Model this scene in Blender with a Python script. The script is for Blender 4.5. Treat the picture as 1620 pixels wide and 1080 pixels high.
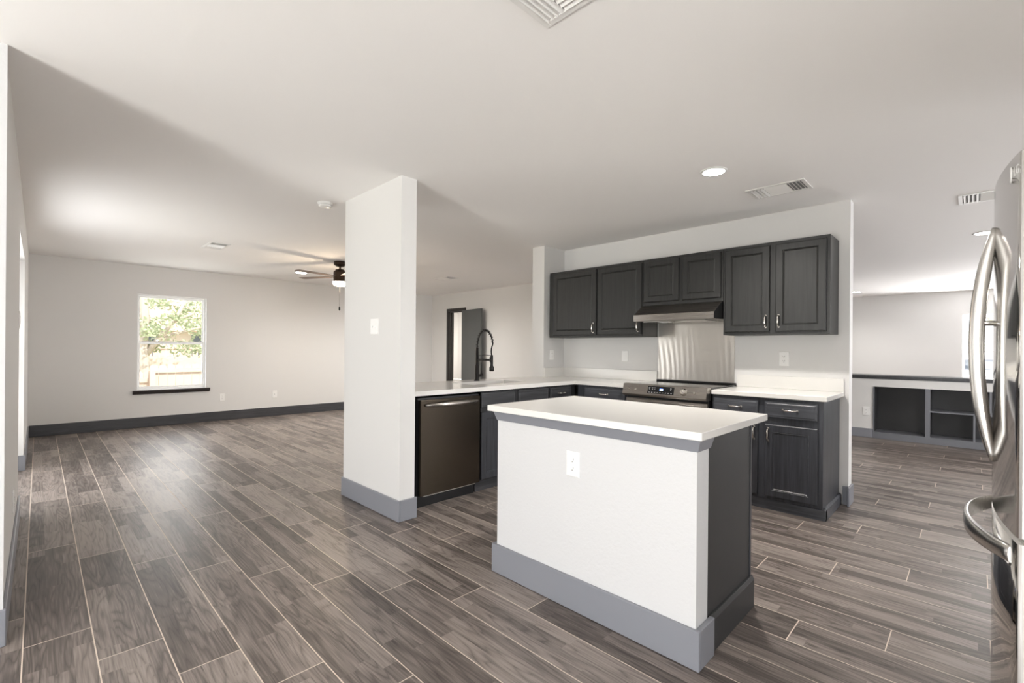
import bpy, bmesh, math, random
from mathutils import Vector, Matrix, Euler

for o in list(bpy.data.objects):
    bpy.data.objects.remove(o, do_unlink=True)
SC = bpy.context.scene
COL = SC.collection
PI = math.pi

# ------------------------------------------------------------------ camera
CAM_H, CEIL = 1.22, 2.44
yaw, roll = math.radians(44.706), math.radians(0.4726)
fwd = Vector((math.cos(yaw), math.sin(yaw), 0)); rt0 = Vector((math.sin(yaw), -math.cos(yaw), 0)); up0 = Vector((0, 0, 1))
rt = rt0 * math.cos(roll) + up0 * math.sin(roll); up = up0 * math.cos(roll) - rt0 * math.sin(roll)
cd = bpy.data.cameras.new('camera'); cam = bpy.data.objects.new('camera', cd); COL.objects.link(cam)
cd.sensor_fit = 'HORIZONTAL'; cd.sensor_width = 36.0; cd.lens = 740.97 / 1620 * 36.0
cd.shift_y = (552.72 - 540) / 1620; cd.clip_start = 0.02; cd.clip_end = 300
cam.matrix_world = Matrix(((rt.x, up.x, -fwd.x, 0), (rt.y, up.y, -fwd.y, 0), (rt.z, up.z, -fwd.z, CAM_H), (0, 0, 0, 1)))
SC.camera = cam

# ------------------------------------------------------------------ light
SC.cycles.diffuse_bounces = 8; SC.cycles.max_bounces = 12
SC.view_settings.view_transform = 'Standard'; SC.view_settings.look = 'None'
SC.view_settings.exposure = 2.10; SC.view_settings.gamma = 1.0; SC.view_settings.use_curve_mapping = False
W = bpy.data.worlds.new('sky'); SC.world = W; W.use_nodes = True
bg = W.node_tree.nodes['Background']; bg.inputs[0].default_value = (0.93, 0.97, 1.0, 1); bg.inputs[1].default_value = 0.65

def sun(name, rot, energy, angle):
    d = bpy.data.lights.new(name, 'SUN'); d.energy = energy; d.angle = angle; d.color = (1, .96, .9)
    o = bpy.data.objects.new(name, d); COL.objects.link(o); o.rotation_euler = rot; return o
sun('sun', (math.radians(38), 0, math.radians(8)), 1.5, math.radians(1))

def area(name, loc, direction, sx, sy, power, color=(1, 1, 1)):
    d = bpy.data.lights.new(name, 'AREA'); d.shape = 'RECTANGLE'; d.size = sx; d.size_y = sy; d.energy = power; d.color = color
    o = bpy.data.objects.new(name, d); COL.objects.link(o); o.location = loc
    o.rotation_euler = Vector(direction).to_track_quat('-Z', 'Z').to_euler(); return o
# daylight through the windows and glass doors, plus added fill (each lamp sits just outside its pane)
area('daylight_nook', (-3.30, .55, 1.15), (1, 0, .5), 3.0, 2.0, 14, (.97, .985, 1.0))
area('nook_fill_uplight', (-3.55, .55, .10), (1, 0, 3.0), 2.9, .9, 125, (1.0, .985, .97))  # uplight added in place of ground bounce, brightens the ceiling
area('daylight_patio', (-0.42, 5.72, 1.05), (1, 0, 0), 1.6, 1.9, 10, (1.0, .985, .965))
area('daylight_front', (12.95, -0.75, 1.38), (-1, 0, 0), 1.8, 1.25, 85, (.98, .985, 1.0))
area('south_fill', (5.6, -3.85, 1.4), (0, 1, 0), 2.2, 1.4, 40, (.98, .985, 1.0))  # fill lamp for the added south window
area('breakfast_fill', (-.9, -3.85, 1.4), (0, 1, .7), 2.6, 1.5, 31, (.97, .985, 1.0))  # fill lamp for the added window behind the viewer
area('daylight_far_window', (1.48, 9.15, 1.3), (0, -1, .25), .85, 1.4, 4, (.98, .985, 1.0))

# ------------------------------------------------------------------ materials
def newmat(name):
    m = bpy.data.materials.new(name); m.use_nodes = True
    return m, m.node_tree.nodes, m.node_tree.links, m.node_tree.nodes['Principled BSDF']

def mat(name, col, rough=.5, metal=0.0, spec=.5, bump=0.0, bscale=60.0, coat=0.0, vary=0.0):
    m, N, L, b = newmat(name)
    b.inputs['Base Color'].default_value = (*col, 1); b.inputs['Roughness'].default_value = rough
    b.inputs['Metallic'].default_value = metal; b.inputs['Specular IOR Level'].default_value = spec
    b.inputs['Coat Weight'].default_value = coat
    tc = N.new('ShaderNodeTexCoord')
    if bump:
        n = N.new('ShaderNodeTexNoise'); n.inputs['Scale'].default_value = bscale; n.inputs['Detail'].default_value = 3
        L.new(tc.outputs['Object'], n.inputs['Vector'])
        bp = N.new('ShaderNodeBump'); bp.inputs['Strength'].default_value = bump; bp.inputs['Distance'].default_value = .004
        L.new(n.outputs['Fac'], bp.inputs['Height']); L.new(bp.outputs['Normal'], b.inputs['Normal'])
    if vary:
        n = N.new('ShaderNodeTexNoise'); n.inputs['Scale'].default_value = 2.5
        L.new(tc.outputs['Object'], n.inputs['Vector'])
        mx = N.new('ShaderNodeMix'); mx.data_type = 'RGBA'
        mx.inputs['A'].default_value = (*[c * (1 - vary) for c in col], 1); mx.inputs['B'].default_value = (*[min(1, c * (1 + vary)) for c in col], 1)
        L.new(n.outputs['Fac'], mx.inputs['Factor']); L.new(mx.outputs['Result'], b.inputs['Base Color'])
    return m

def emis(name, col, strength):
    m, N, L, b = newmat(name)
    b.inputs['Base Color'].default_value = (.9, .9, .9, 1)
    b.inputs['Emission Color'].default_value = (*col, 1); b.inputs['Emission Strength'].default_value = strength
    return m

def grain_mat(name, col, rough, amount=.25, axis='Z', bump=.25):
    """painted oak: long open grain that shows faintly through the paint"""
    m, N, L, b = newmat(name)
    tc = N.new('ShaderNodeTexCoord'); mp = N.new('ShaderNodeMapping')
    s = {'Z': (38, 38, 2.0), 'Y': (38, 2.0, 38), 'X': (2.0, 38, 38)}[axis]
    mp.inputs['Scale'].default_value = s; L.new(tc.outputs['Object'], mp.inputs['Vector'])
    n0 = N.new('ShaderNodeTexNoise'); n0.inputs['Scale'].default_value = 1.0; n0.inputs['Detail'].default_value = 5; n0.inputs['Distortion'].default_value = 1.2
    L.new(mp.outputs['Vector'], n0.inputs['Vector'])
    r = N.new('ShaderNodeValToRGB'); r.color_ramp.elements[0].position = .35; r.color_ramp.elements[1].position = .68
    r.color_ramp.elements[0].color = (*[c * (1 - amount) for c in col], 1); r.color_ramp.elements[1].color = (*[c * (1 + amount) for c in col], 1)
    L.new(n0.outputs['Fac'], r.inputs['Fac']); L.new(r.outputs['Color'], b.inputs['Base Color'])
    bp = N.new('ShaderNodeBump'); bp.inputs['Strength'].default_value = bump; bp.inputs['Distance'].default_value = .002
    L.new(n0.outputs['Fac'], bp.inputs['Height']); L.new(bp.outputs['Normal'], b.inputs['Normal'])
    b.inputs['Roughness'].default_value = rough
    return m

def metal_mat(name, col, rough, stretch, bump=.05, aniso=0.0):
    """brushed sheet metal: fine streaks stretched along one axis"""
    m, N, L, b = newmat(name)
    tc = N.new('ShaderNodeTexCoord'); mp = N.new('ShaderNodeMapping'); mp.inputs['Scale'].default_value = stretch
    L.new(tc.outputs['Object'], mp.inputs['Vector'])
    n = N.new('ShaderNodeTexNoise'); n.inputs['Scale'].default_value = 1; n.inputs['Detail'].default_value = 2
    L.new(mp.outputs['Vector'], n.inputs['Vector'])
    mr = N.new('ShaderNodeMapRange'); mr.inputs['To Min'].default_value = rough * .85; mr.inputs['To Max'].default_value = rough * 1.2
    L.new(n.outputs['Fac'], mr.inputs['Value']); L.new(mr.outputs['Result'], b.inputs['Roughness'])
    bp = N.new('ShaderNodeBump'); bp.inputs['Strength'].default_value = bump; bp.inputs['Distance'].default_value = .0005
    L.new(n.outputs['Fac'], bp.inputs['Height']); L.new(bp.outputs['Normal'], b.inputs['Normal'])
    b.inputs['Base Color'].default_value = (*col, 1); b.inputs['Metallic'].default_value = 1; b.inputs['Anisotropic'].default_value = aniso
    return m

def glass_mat(name, tint=.97, gloss=.06):
    m, N, L, b = newmat(name)
    N.remove(b); out = N['Material Output']
    t = N.new('ShaderNodeBsdfTransparent'); t.inputs[0].default_value = (tint, tint, tint, 1)
    g = N.new('ShaderNodeBsdfGlossy'); g.inputs['Roughness'].default_value = .02
    mx = N.new('ShaderNodeMixShader'); mx.inputs[0].default_value = gloss
    L.new(t.outputs[0], mx.inputs[1]); L.new(g.outputs[0], mx.inputs[2]); L.new(mx.outputs[0], out.inputs['Surface'])
    return m

PX0, PITCH, PLEN, PY0, PSTEP = .168, .2067, 1.232, 2.412, .308     # plank grid of the floor
def floor_mat():
    m, N, L, b = newmat('wood_look_plank_tile')
    def math_(op, a, b_=None, c=None):
        n = N.new('ShaderNodeMath'); n.operation = op
        for i, v in enumerate((a, b_, c)):
            if v is None: continue
            if isinstance(v, (int, float)): n.inputs[i].default_value = v
            else: L.new(v, n.inputs[i])
        return n.outputs[0]
    tc = N.new('ShaderNodeTexCoord'); sp = N.new('ShaderNodeSeparateXYZ'); L.new(tc.outputs['Object'], sp.inputs[0])
    X, Y = sp.outputs['X'], sp.outputs['Y']
    u = math_('DIVIDE', math_('SUBTRACT', X, PX0), PITCH)
    k = math_('FLOOR', u); fu = math_('FRACT', u)
    v = math_('DIVIDE', math_('ADD', math_('SUBTRACT', Y, PY0), math_('MULTIPLY', math_('SUBTRACT', k, 4), PSTEP)), PLEN)
    j = math_('FLOOR', v); fv = math_('FRACT', v)
    du = math_('MULTIPLY', math_('MINIMUM', fu, math_('SUBTRACT', 1, fu)), PITCH)
    dv = math_('MULTIPLY', math_('MINIMUM', fv, math_('SUBTRACT', 1, fv)), PLEN)
    d = math_('MINIMUM', du, dv)
    grout = math_('LESS_THAN', d, .0021)
    # printed staves inside each tile: three strips, broken at random lengths
    s = math_('FLOOR', math_('MULTIPLY', fu, 2.9))
    cv = N.new('ShaderNodeCombineXYZ'); L.new(k, cv.inputs[0]); L.new(j, cv.inputs[1]); L.new(s, cv.inputs[2])
    wn = N.new('ShaderNodeTexWhiteNoise'); wn.noise_dimensions = '3D'; L.new(cv.outputs[0], wn.inputs['Vector'])
    t = math_('FLOOR', math_('ADD', math_('MULTIPLY', v, 1.9), math_('MULTIPLY', wn.outputs['Value'], 3)))
    cv2 = N.new('ShaderNodeCombineXYZ'); L.new(math_('ADD', math_('MULTIPLY', k, 7.31), s), cv2.inputs[0]); L.new(j, cv2.inputs[1]); L.new(t, cv2.inputs[2])
    wn2 = N.new('ShaderNodeTexWhiteNoise'); wn2.noise_dimensions = '3D'; L.new(cv2.outputs[0], wn2.inputs['Vector'])
    cv3 = N.new('ShaderNodeCombineXYZ'); L.new(k, cv3.inputs[0]); L.new(j, cv3.inputs[1])
    wn3 = N.new('ShaderNodeTexWhiteNoise'); wn3.noise_dimensions = '3D'; L.new(cv3.outputs[0], wn3.inputs['Vector'])
    tone = math_('ADD', math_('MULTIPLY', wn2.outputs['Value'], .55), math_('MULTIPLY', wn3.outputs['Value'], .45))
    # grain: stretched noise rings, each stave shifted
    sh = math_('MULTIPLY', wn2.outputs['Value'], 37.0)
    gx = math_('ADD', math_('MULTIPLY', X, 9.0), sh); gy = math_('ADD', math_('MULTIPLY', Y, .85), sh)
    cg = N.new('ShaderNodeCombineXYZ'); L.new(gx, cg.inputs[0]); L.new(gy, cg.inputs[1]); L.new(sh, cg.inputs[2])
    n1 = N.new('ShaderNodeTexNoise'); n1.inputs['Scale'].default_value = 1.0; n1.inputs['Detail'].default_value = 2; n1.inputs['Distortion'].default_value = .25
    L.new(cg.outputs[0], n1.inputs['Vector'])
    rings = math_('POWER', math_('ABSOLUTE', math_('SINE', math_('MULTIPLY', n1.outputs['Fac'], 46.0))), .45)
    cg2 = N.new('ShaderNodeCombineXYZ'); L.new(math_('MULTIPLY', X, 160.0), cg2.inputs[0]); L.new(math_('ADD', math_('MULTIPLY', Y, 6.0), sh), cg2.inputs[1])
    n2 = N.new('ShaderNodeTexNoise'); n2.inputs['Scale'].default_value = 1.0; n2.inputs['Detail'].default_value = 3; L.new(cg2.outputs[0], n2.inputs['Vector'])
    n3 = N.new('ShaderNodeTexNoise'); n3.inputs['Scale'].default_value = 3.2; n3.inputs['Detail'].default_value = 3; L.new(cg.outputs[0], n3.inputs['Vector'])
    val = math_('ADD', math_('ADD', math_('MULTIPLY', tone, .50), math_('MULTIPLY', math_('SUBTRACT', n2.outputs['Fac'], .22), .52)),
                math_('ADD', math_('MULTIPLY', rings, .23), math_('MULTIPLY', n3.outputs['Fac'], .30)))
    r = N.new('ShaderNodeValToRGB'); e = r.color_ramp.elements
    e[0].position = .30; e[0].color = (.038, .031, .028, 1); e[1].position = .92; e[1].color = (.285, .243, .219, 1)
    q = e.new(.6); q.color = (.112, .093, .084, 1)
    L.new(val, r.inputs['Fac'])
    mx = N.new('ShaderNodeMix'); mx.data_type = 'RGBA'; mx.inputs['B'].default_value = (.62, .53, .45, 1)
    L.new(grout, mx.inputs['Factor']); L.new(r.outputs['Color'], mx.inputs['A']); L.new(mx.outputs['Result'], b.inputs['Base Color'])
    rr = math_('ADD', math_('MULTIPLY', grout, .35), math_('ADD', .34, math_('MULTIPLY', n2.outputs['Fac'], .12)))
    L.new(rr, b.inputs['Roughness']); b.inputs['Specular IOR Level'].default_value = .36
    bp = N.new('ShaderNodeBump'); bp.inputs['Strength'].default_value = .18; bp.inputs['Distance'].default_value = .002
    L.new(math_('SUBTRACT', math_('MULTIPLY', n2.outputs['Fac'], .4), grout), bp.inputs['Height']); L.new(bp.outputs['Normal'], b.inputs['Normal'])
    return m

def splash_mat():
    """hand-polished steel sheet with sweeping buff marks"""
    m, N, L, b = newmat('buffed_steel_sheet')
    tc = N.new('ShaderNodeTexCoord'); mp = N.new('ShaderNodeMapping'); mp.inputs['Scale'].default_value = (1, 1, .42); mp.inputs['Rotation'].default_value = (.22, 0, 0)
    L.new(tc.outputs['Object'], mp.inputs['Vector'])
    w = N.new('ShaderNodeTexWave'); w.wave_type = 'BANDS'; w.bands_direction = 'Y'; w.inputs['Scale'].default_value = 5.5
    w.inputs['Distortion'].default_value = 4.5; w.inputs['Detail'].default_value = .6; w.inputs['Detail Scale'].default_value = .7
    L.new(mp.outputs['Vector'], w.inputs['Vector'])
    n = N.new('ShaderNodeTexNoise'); n.inputs['Scale'].default_value = 2.6; n.inputs['Detail'].default_value = 1; L.new(tc.outputs['Object'], n.inputs['Vector'])
    mr = N.new('ShaderNodeMapRange'); mr.inputs['From Min'].default_value = .40; mr.inputs['From Max'].default_value = .62; mr.inputs['To Min'].default_value = .12; L.new(n.outputs['Fac'], mr.inputs['Value'])
    mm = N.new('ShaderNodeMath'); mm.operation = 'MULTIPLY'; L.new(w.outputs['Fac'], mm.inputs[0]); L.new(mr.outputs['Result'], mm.inputs[1])
    bp = N.new('ShaderNodeBump'); bp.inputs['Strength'].default_value = .13; bp.inputs['Distance'].default_value = .008
    L.new(mm.outputs[0], bp.inputs['Height']); L.new(bp.outputs['Normal'], b.inputs['Normal'])
    b.inputs['Base Color'].default_value = (.60, .57, .53, 1); b.inputs['Metallic'].default_value = 1; b.inputs['Roughness'].default_value = .3
    return m

M = {}
M['wall'] = mat('wall_paint', (.715, .707, .695), .75, bump=.06, bscale=90)
M['wallrough'] = mat('wall_paint_textured', (.63, .63, .635), .7, bump=.28, bscale=70)
M['ceil'] = mat('ceiling_paint', (.90, .885, .87), .85, bump=.05, bscale=120)
M['floor'] = floor_mat()
M['grey'] = mat('grey_trim_paint', (.235, .242, .270), .32, bump=.03, bscale=40)
M['greyd'] = grain_mat('dark_grey_trim_paint', (.055, .056, .062), .35, .2, 'X', .1)
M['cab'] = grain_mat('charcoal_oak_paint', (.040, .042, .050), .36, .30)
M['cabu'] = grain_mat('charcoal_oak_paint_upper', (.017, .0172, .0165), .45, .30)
M['cabh'] = grain_mat('charcoal_oak_paint_level_grain', (.066, .069, .080), .36, .30, 'Y')
M['cabx'] = grain_mat('charcoal_oak_paint_cross_grain', (.050, .051, .056), .36, .30, 'X')
M['cabd'] = mat('charcoal_cabinet_box', (.016, .016, .018), .5)
M['panel'] = mat('charcoal_panel_paint', (.032, .032, .033), .5, bump=.04, bscale=30)
M['quartz'] = mat('white_quartz', (.78, .765, .735), .16, bump=0, vary=.03)
M['steel'] = metal_mat('stainless_steel', (.74, .725, .70), .07, (2, 2, 300), .008)
M['steelh'] = metal_mat('stainless_handle', (.68, .665, .64), .24, (200, 200, 4), .05)
M['steelside'] = mat('silver_side_paint', (.72, .70, .68), .35, .3)
M['dsteel'] = metal_mat('dark_stainless', (.085, .070, .054), .24, (2, 200, 260), .05)
M['rsteel'] = metal_mat('warm_stainless', (.37, .343, .317), .28, (250, 2, 250), .03)
M['splash'] = splash_mat()
M['black'] = mat('black_plastic', (.008, .008, .009), .35)
M['blackm'] = mat('matte_black_metal', (.014, .013, .013), .38, .4)
M['cook'] = mat('black_glass', (.012, .012, .013), .06)
M['chrome'] = mat('polished_nickel', (.80, .77, .72), .12, 1.0)
M['white'] = mat('white_plastic', (.86, .855, .84), .35)
M['vent'] = mat('white_vent_enamel', (.80, .79, .77), .45)
M['dark'] = mat('dark_void', (.26, .26, .26), .8)
M['frame'] = mat('white_vinyl_frame', (.82, .82, .81), .4)
M['glass'] = glass_mat('window_glass')
M['sill'] = mat('dark_wood_sill', (.035, .028, .026), .45, bump=.1, bscale=30)
M['door'] = mat('charcoal_door_paint', (.085, .09, .088), .38)
M['casing'] = mat('black_brown_casing_paint', (.030, .026, .024), .4)
M['cer'] = mat('white_ceramic', (.85, .84, .82), .1, coat=.5)
M['slot'] = mat('dark_slot', (.10, .10, .10), .6)
M['shelfback'] = mat('dark_shelf_paint', (.040, .040, .042), .5, vary=.45)
M['shelf'] = mat('grey_shelf_paint', (.155, .160, .178), .4)
M['can'] = emis('lamp_lens', (1, .97, .92), 14)
M['fanlight'] = emis('warm_fan_lens', (1, .80, .56), 7)
M['lcd'] = emis('blue_display', (.10, .28, 1), 2.0)
M['bronze'] = mat('dark_bronze', (.045, .026, .016), .35, .6)
M['blade'] = mat('brown_blade', (.10, .06, .04), .4)
M['legend'] = mat('panel_legend', (.5, .5, .5), .5)
M['cedar'] = mat('weathered_cedar', (.60, .48, .40), .8, bump=.3, bscale=20, vary=.15)
M['bark'] = mat('tree_bark', (.52, .44, .37), .9, bump=.6, bscale=15)
M['leaf'] = mat('green_leaf', (.40, .45, .28), .6)
M['leaf2'] = mat('yellow_green_leaf', (.58, .58, .36), .6)
M['grass'] = mat('dry_lawn', (.42, .42, .26), .9, bump=.3, bscale=8, vary=.2)
M['drive'] = mat('pale_concrete', (.66, .65, .62), .85, vary=.06)
M['roof'] = mat('tan_shingle', (.62, .42, .30), .85, bump=.4, bscale=30)
M['brick'] = mat('pale_siding', (.62, .54, .48), .8)
M['carp'] = mat('silver_white_car_paint', (.80, .81, .83), .25, coat=.6)
M['tyre'] = mat('tyre_rubber', (.03, .03, .03), .8)
M['carglass'] = mat('car_glass', (.10, .12, .15), .06)

# ------------------------------------------------------------------ builders
ORG = {}
class MB:
    def __init__(self): self.bm = bmesh.new()
    def box(self, x0, x1, y0, y1, z0, z1, bev=0.0, seg=1):
        b = bmesh.new(); bmesh.ops.create_cube(b, size=1)
        for v in b.verts:
            v.co = Vector(((x0 + x1) / 2 + v.co.x * (x1 - x0), (y0 + y1) / 2 + v.co.y * (y1 - y0), (z0 + z1) / 2 + v.co.z * (z1 - z0)))
        if bev: bmesh.ops.bevel(b, geom=b.edges[:], offset=bev, segments=seg, affect='EDGES', profile=.5)
        return self.merge(b)
    def merge(self, b):
        t = bpy.data.meshes.new('t'); b.to_mesh(t); b.free(); self.bm.from_mesh(t); bpy.data.meshes.remove(t); return self
    def fbox(self, face, a0, a1, d0, d1, z0, z1, bev=0.0):
        """box on a face: a along it, d outward from it. face = ('x-',X0) faces -X, a is Y; ('y-',Y0) faces -Y, a is X ..."""
        k, c = face
        s = -1 if k[1] == '-' else 1
        e0, e1 = sorted((c + s * d0, c + s * d1))
        if k[0] == 'x': return self.box(e0, e1, a0, a1, z0, z1, bev)
        return self.box(a0, a1, e0, e1, z0, z1, bev)
    def rings(self, face, a0, a1, z0, z1, prof):
        """rectangular panel from (inset, depth) rings, closed at back and front"""
        k, c = face; s = -1 if k[1] == '-' else 1
        def P(a, d, z): return (c + s * d, a, z) if k[0] == 'x' else (a, c + s * d, z)
        rs = []
        for i, d in prof:
            rs.append([self.bm.verts.new(P(a, d, z)) for a, z in ((a0 + i, z0 + i), (a1 - i, z0 + i), (a1 - i, z1 - i), (a0 + i, z1 - i))])
        for r0, r1 in zip(rs, rs[1:]):
            for q in range(4): self.bm.faces.new((r0[q], r0[(q + 1) % 4], r1[(q + 1) % 4], r1[q]))
        self.bm.faces.new(rs[0][::-1]); self.bm.faces.new(rs[-1]); return self
    def prism(self, pts, axis, a0, a1, bev=0.0):
        b = bmesh.new()
        def P(p, a):
            return {'x': (a, p[0], p[1]), 'y': (p[0], a, p[1]), 'z': (p[0], p[1], a)}[axis]
        A = [b.verts.new(P(p, a0)) for p in pts]; B = [b.verts.new(P(p, a1)) for p in pts]; n = len(pts)
        b.faces.new(A[::-1]); b.faces.new(B)
        for i in range(n): b.faces.new((A[i], A[(i + 1) % n], B[(i + 1) % n], B[i]))
        if bev: bmesh.ops.bevel(b, geom=b.edges[:], offset=bev, segments=1, affect='EDGES')
        return self.merge(b)
    def tube(self, pts, r, seg=12, cap=True, sx=1.0, sideways=None):
        """skinned tube; r a number or one per point; sx squashes across 'sideways' axis"""
        pts = [Vector(p) for p in pts]; n = len(pts); rs = r if isinstance(r, (list, tuple)) else [r] * n
        prev = None; loops = []
        for i, p in enumerate(pts):
            t = (pts[min(i + 1, n - 1)] - pts[max(i - 1, 0)]).normalized()
            if sideways is not None:
                u = Vector(sideways); u = (u - t * u.dot(t)).normalized()
            elif prev is None:
                u = t.orthogonal().normalized()
            else:
                u = (prev - t * prev.dot(t)).normalized()
            prev = u; v = t.cross(u)
            loops.append([self.bm.verts.new(p + (u * math.cos(2 * PI * k / seg) * sx + v * math.sin(2 * PI * k / seg)) * rs[i]) for k in range(seg)])
        for A, B in zip(loops, loops[1:]):
            for k in range(seg):
                f = self.bm.faces.new((A[k], A[(k + 1) % seg], B[(k + 1) % seg], B[k])); f.smooth = True
        if cap: self.bm.faces.new(loops[0][::-1]); self.bm.faces.new(loops[-1])
        return self
    def lathe(self, prof, c, seg=28, smooth=True):
        """revolve (radius, z) about the vertical through c"""
        L = []
        for r, z in prof:
            if r <= 1e-6: L.append([self.bm.verts.new((c[0], c[1], z))])
            else: L.append([self.bm.verts.new((c[0] + r * math.cos(2 * PI * k / seg), c[1] + r * math.sin(2 * PI * k / seg), z)) for k in range(seg)])
        for A, B in zip(L, L[1:]):
            for k in range(seg):
                a = A[k % len(A)], A[(k + 1) % len(A)]; b_ = B[k % len(B)], B[(k + 1) % len(B)]
                q = [a[0]]
                if a[1] is not a[0]: q.append(a[1])
                if b_[1] is not b_[0]: q.append(b_[1])
                q.append(b_[0])
                if len(q) > 2: f = self.bm.faces.new(q); f.smooth = smooth
        return self
    def ball(self, c, r, sc=(1, 1, 1), sub=2):
        b = bmesh.new(); bmesh.ops.create_icosphere(b, subdivisions=sub, radius=r)
        for v in b.verts: v.co = Vector((v.co.x * sc[0], v.co.y * sc[1], v.co.z * sc[2])) + Vector(c)
        for f in b.faces: f.smooth = True
        return self.merge(b)
    def build(self, name, m, parent=None, origin=None):
        me = bpy.data.meshes.new(name)
        org = Vector(ORG[parent.name]) if parent is not None else (Vector(origin) if origin is not None else Vector((0, 0, 0)))
        bmesh.ops.recalc_face_normals(self.bm, faces=self.bm.faces[:])
        for v in self.bm.verts: v.co -= org
        self.bm.to_mesh(me); self.bm.free()
        me.materials.append(M[m] if isinstance(m, str) else m)
        o = bpy.data.objects.new(name, me); COL.objects.link(o)
        if parent is not None: o.parent = parent
        else: o.location = org
        ORG[o.name] = tuple(org)
        return o

def thing(name, label, cat, loc, group=None, kind=None):
    o = bpy.data.objects.new(name, None); o.empty_display_size = .1; COL.objects.link(o); o.location = loc
    ORG[o.name] = tuple(loc)
    return tag(o, label, cat, group, kind)
def tag(o, label=None, cat=None, group=None, kind=None):
    if label: o['label'] = label
    if cat: o['category'] = cat
    if group: o['group'] = group
    if kind: o['kind'] = kind
    return o
def struct(o, label=None): o['kind'] = 'structure'; return o if not label else tag(o, label)
def bevel_mod(o, w=.002):
    md = o.modifiers.new('edge', 'BEVEL'); md.width = w; md.segments = 2; md.limit_method = 'ANGLE'; return o

# ------------------------------------------------------------------ setting
WT = .15
b = MB()
b.box(-3.2, 12.9, -3.8, 2.95, -.12, 0); b.box(-.35, 12.9, 2.95, 9.07, -.12, 0); b.box(6.38, 8.6, 9.07, 10.7, -.12, 0)
struct(b.build('floor', 'floor'))
b = MB()
b.box(-3.2, 12.9, -3.8, 2.95, CEIL, CEIL + .2); b.box(-.35, 12.9, 2.95, 9.07, CEIL, CEIL + .2); b.box(6.38, 8.6, 9.07, 10.7, CEIL, CEIL + .2)
struct(b.build('ceiling', 'ceil'))

def wall(name, face, a0, a1, thick, holes=(), m='wall', z1=CEIL):
    """wall whose visible face is 'face'; body goes behind it; holes = (a0,a1,z0,z1)"""
    b = MB(); cur = a0
    for h0, h1, hz0, hz1 in sorted(holes):
        if h0 > cur: b.fbox(face, cur, h0, -thick, 0, 0, z1)
        if hz0 > 0: b.fbox(face, h0, h1, -thick, 0, 0, hz0)
        if hz1 < z1: b.fbox(face, h0, h1, -thick, 0, hz1, z1)
        cur = h1
    if cur < a1: b.fbox(face, cur, a1, -thick, 0, 0, z1)
    return struct(b.build(name, m))

XL, YF, XD, XK, XB = -.10, 8.92, 6.38, 4.55, 12.70
W1 = (1.035, 1.92, .565, 2.01)
wall('wall_far', ('y-', YF), -.35, XD + .12, WT, [W1])
wall('wall_left', ('x+', XL), 2.815, YF, .24, [(4.86, 6.60, 0, 2.05)])
b = MB(); b.box(-3.2, XL + .004, 2.80, 2.815, 0, CEIL); b.box(-3.2, -.34, 2.815, 2.95, 0, CEIL); struct(b.build('wall_nook', 'wallrough'))
wall('wall_west', ('x+', -3.05), -3.8, 2.80, WT, [(-.95, 2.05, .05, 2.15)])
wall('wall_south', ('y+', -3.65), -3.05, XB, WT, [(-2.2, .4, .7, 2.1), (4.6, 6.6, .75, 2.05)])
wall('wall_back', ('x-', XB), -3.65, YF, WT, [(-1.60, .185, .74, 1.97)])
wall('wall_door', ('x-', XD), 4.4, YF, .12, [(7.76, 8.28, 0, 2.04)])
wall('wall_den', ('y-', 4.40), XD + .12, XB, .12)
wall('wall_kitchen', ('x-', XK), .715, 3.79, .12)
b = MB(); b.box(4.17, XK, 3.605, 3.79, 0, CEIL); struct(b.build('wall_stub', 'wall'))
b = MB(); b.box(1.79, 1.915, 2.877, 3.735, 0, CEIL); struct(b.build('wall_pillar', 'wall'))
b = MB(); b.box(1.2, 3.6, -1.02, -.90, 0, CEIL); struct(b.build('wall_fridge', 'wall'))
# bathroom behind the interior door
b = MB(); b.box(8.45, 8.6, 7.0, 10.7, 0, CEIL); struct(b.build('wall_bath', 'wall'))
b = MB(); b.box(6.38, 8.45, 10.55, 10.7, 0, CEIL); struct(b.build('wall_bath_end', 'wall'))
b = MB(); b.box(6.50, 8.45, 6.9, 7.0, 0, CEIL); struct(b.build('wall_bath_side', 'wall'))
b = MB(); b.box(6.38, 6.5, 9.07, 10.55, 0, CEIL); struct(b.build('wall_bath_return', 'wall'))
area('bathroom_fill_light', (7.5, 8.9, 2.40), (0, 0, -1), .5, .5, 16, (1, .95, .88))  # unseen lamp added to light the room behind the door

# baseboards
def bboard(name, boxes, m='grey', h=.15):
    b = MB()
    for x0, x1, y0, y1 in boxes: b.box(x0, x1, y0, y1, 0.001, h, .003)
    return struct(b.build(name, m))
bboard('baseboard_far', [(XL + .013, XD, YF - .014, YF)], 'greyd', .155)
bboard('baseboard_left', [(XL, XL + .013, 2.80, 4.85), (XL - .24, XL, 4.848, 4.861), (XL, XL + .013, 6.60, YF), (XL - .10, XL + .013, 6.588, 6.602)])
bboard('baseboard_nook', [(-3.05, XL + .013, 2.786, 2.80)])
bboard('baseboard_pillar', [(1.776, 1.79, 2.863, 3.749), (1.7895, 1.931, 2.863, 2.877), (1.7895, 1.931, 3.735, 3.749)])
bboard('baseboard_kitchen', [(XK - .06, XK + .12, .70, .715), (XK - .012, XK, .715, .752), (XK + .12, XK + .134, .70, 3.79)])
bboard('baseboard_door', [(XD - .014, XD, 4.4, 7.70), (XD - .014, XD, 8.34, YF)])
bboard('baseboard_back', [(XB - .014, XB, -3.6, 4.4)])

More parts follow.
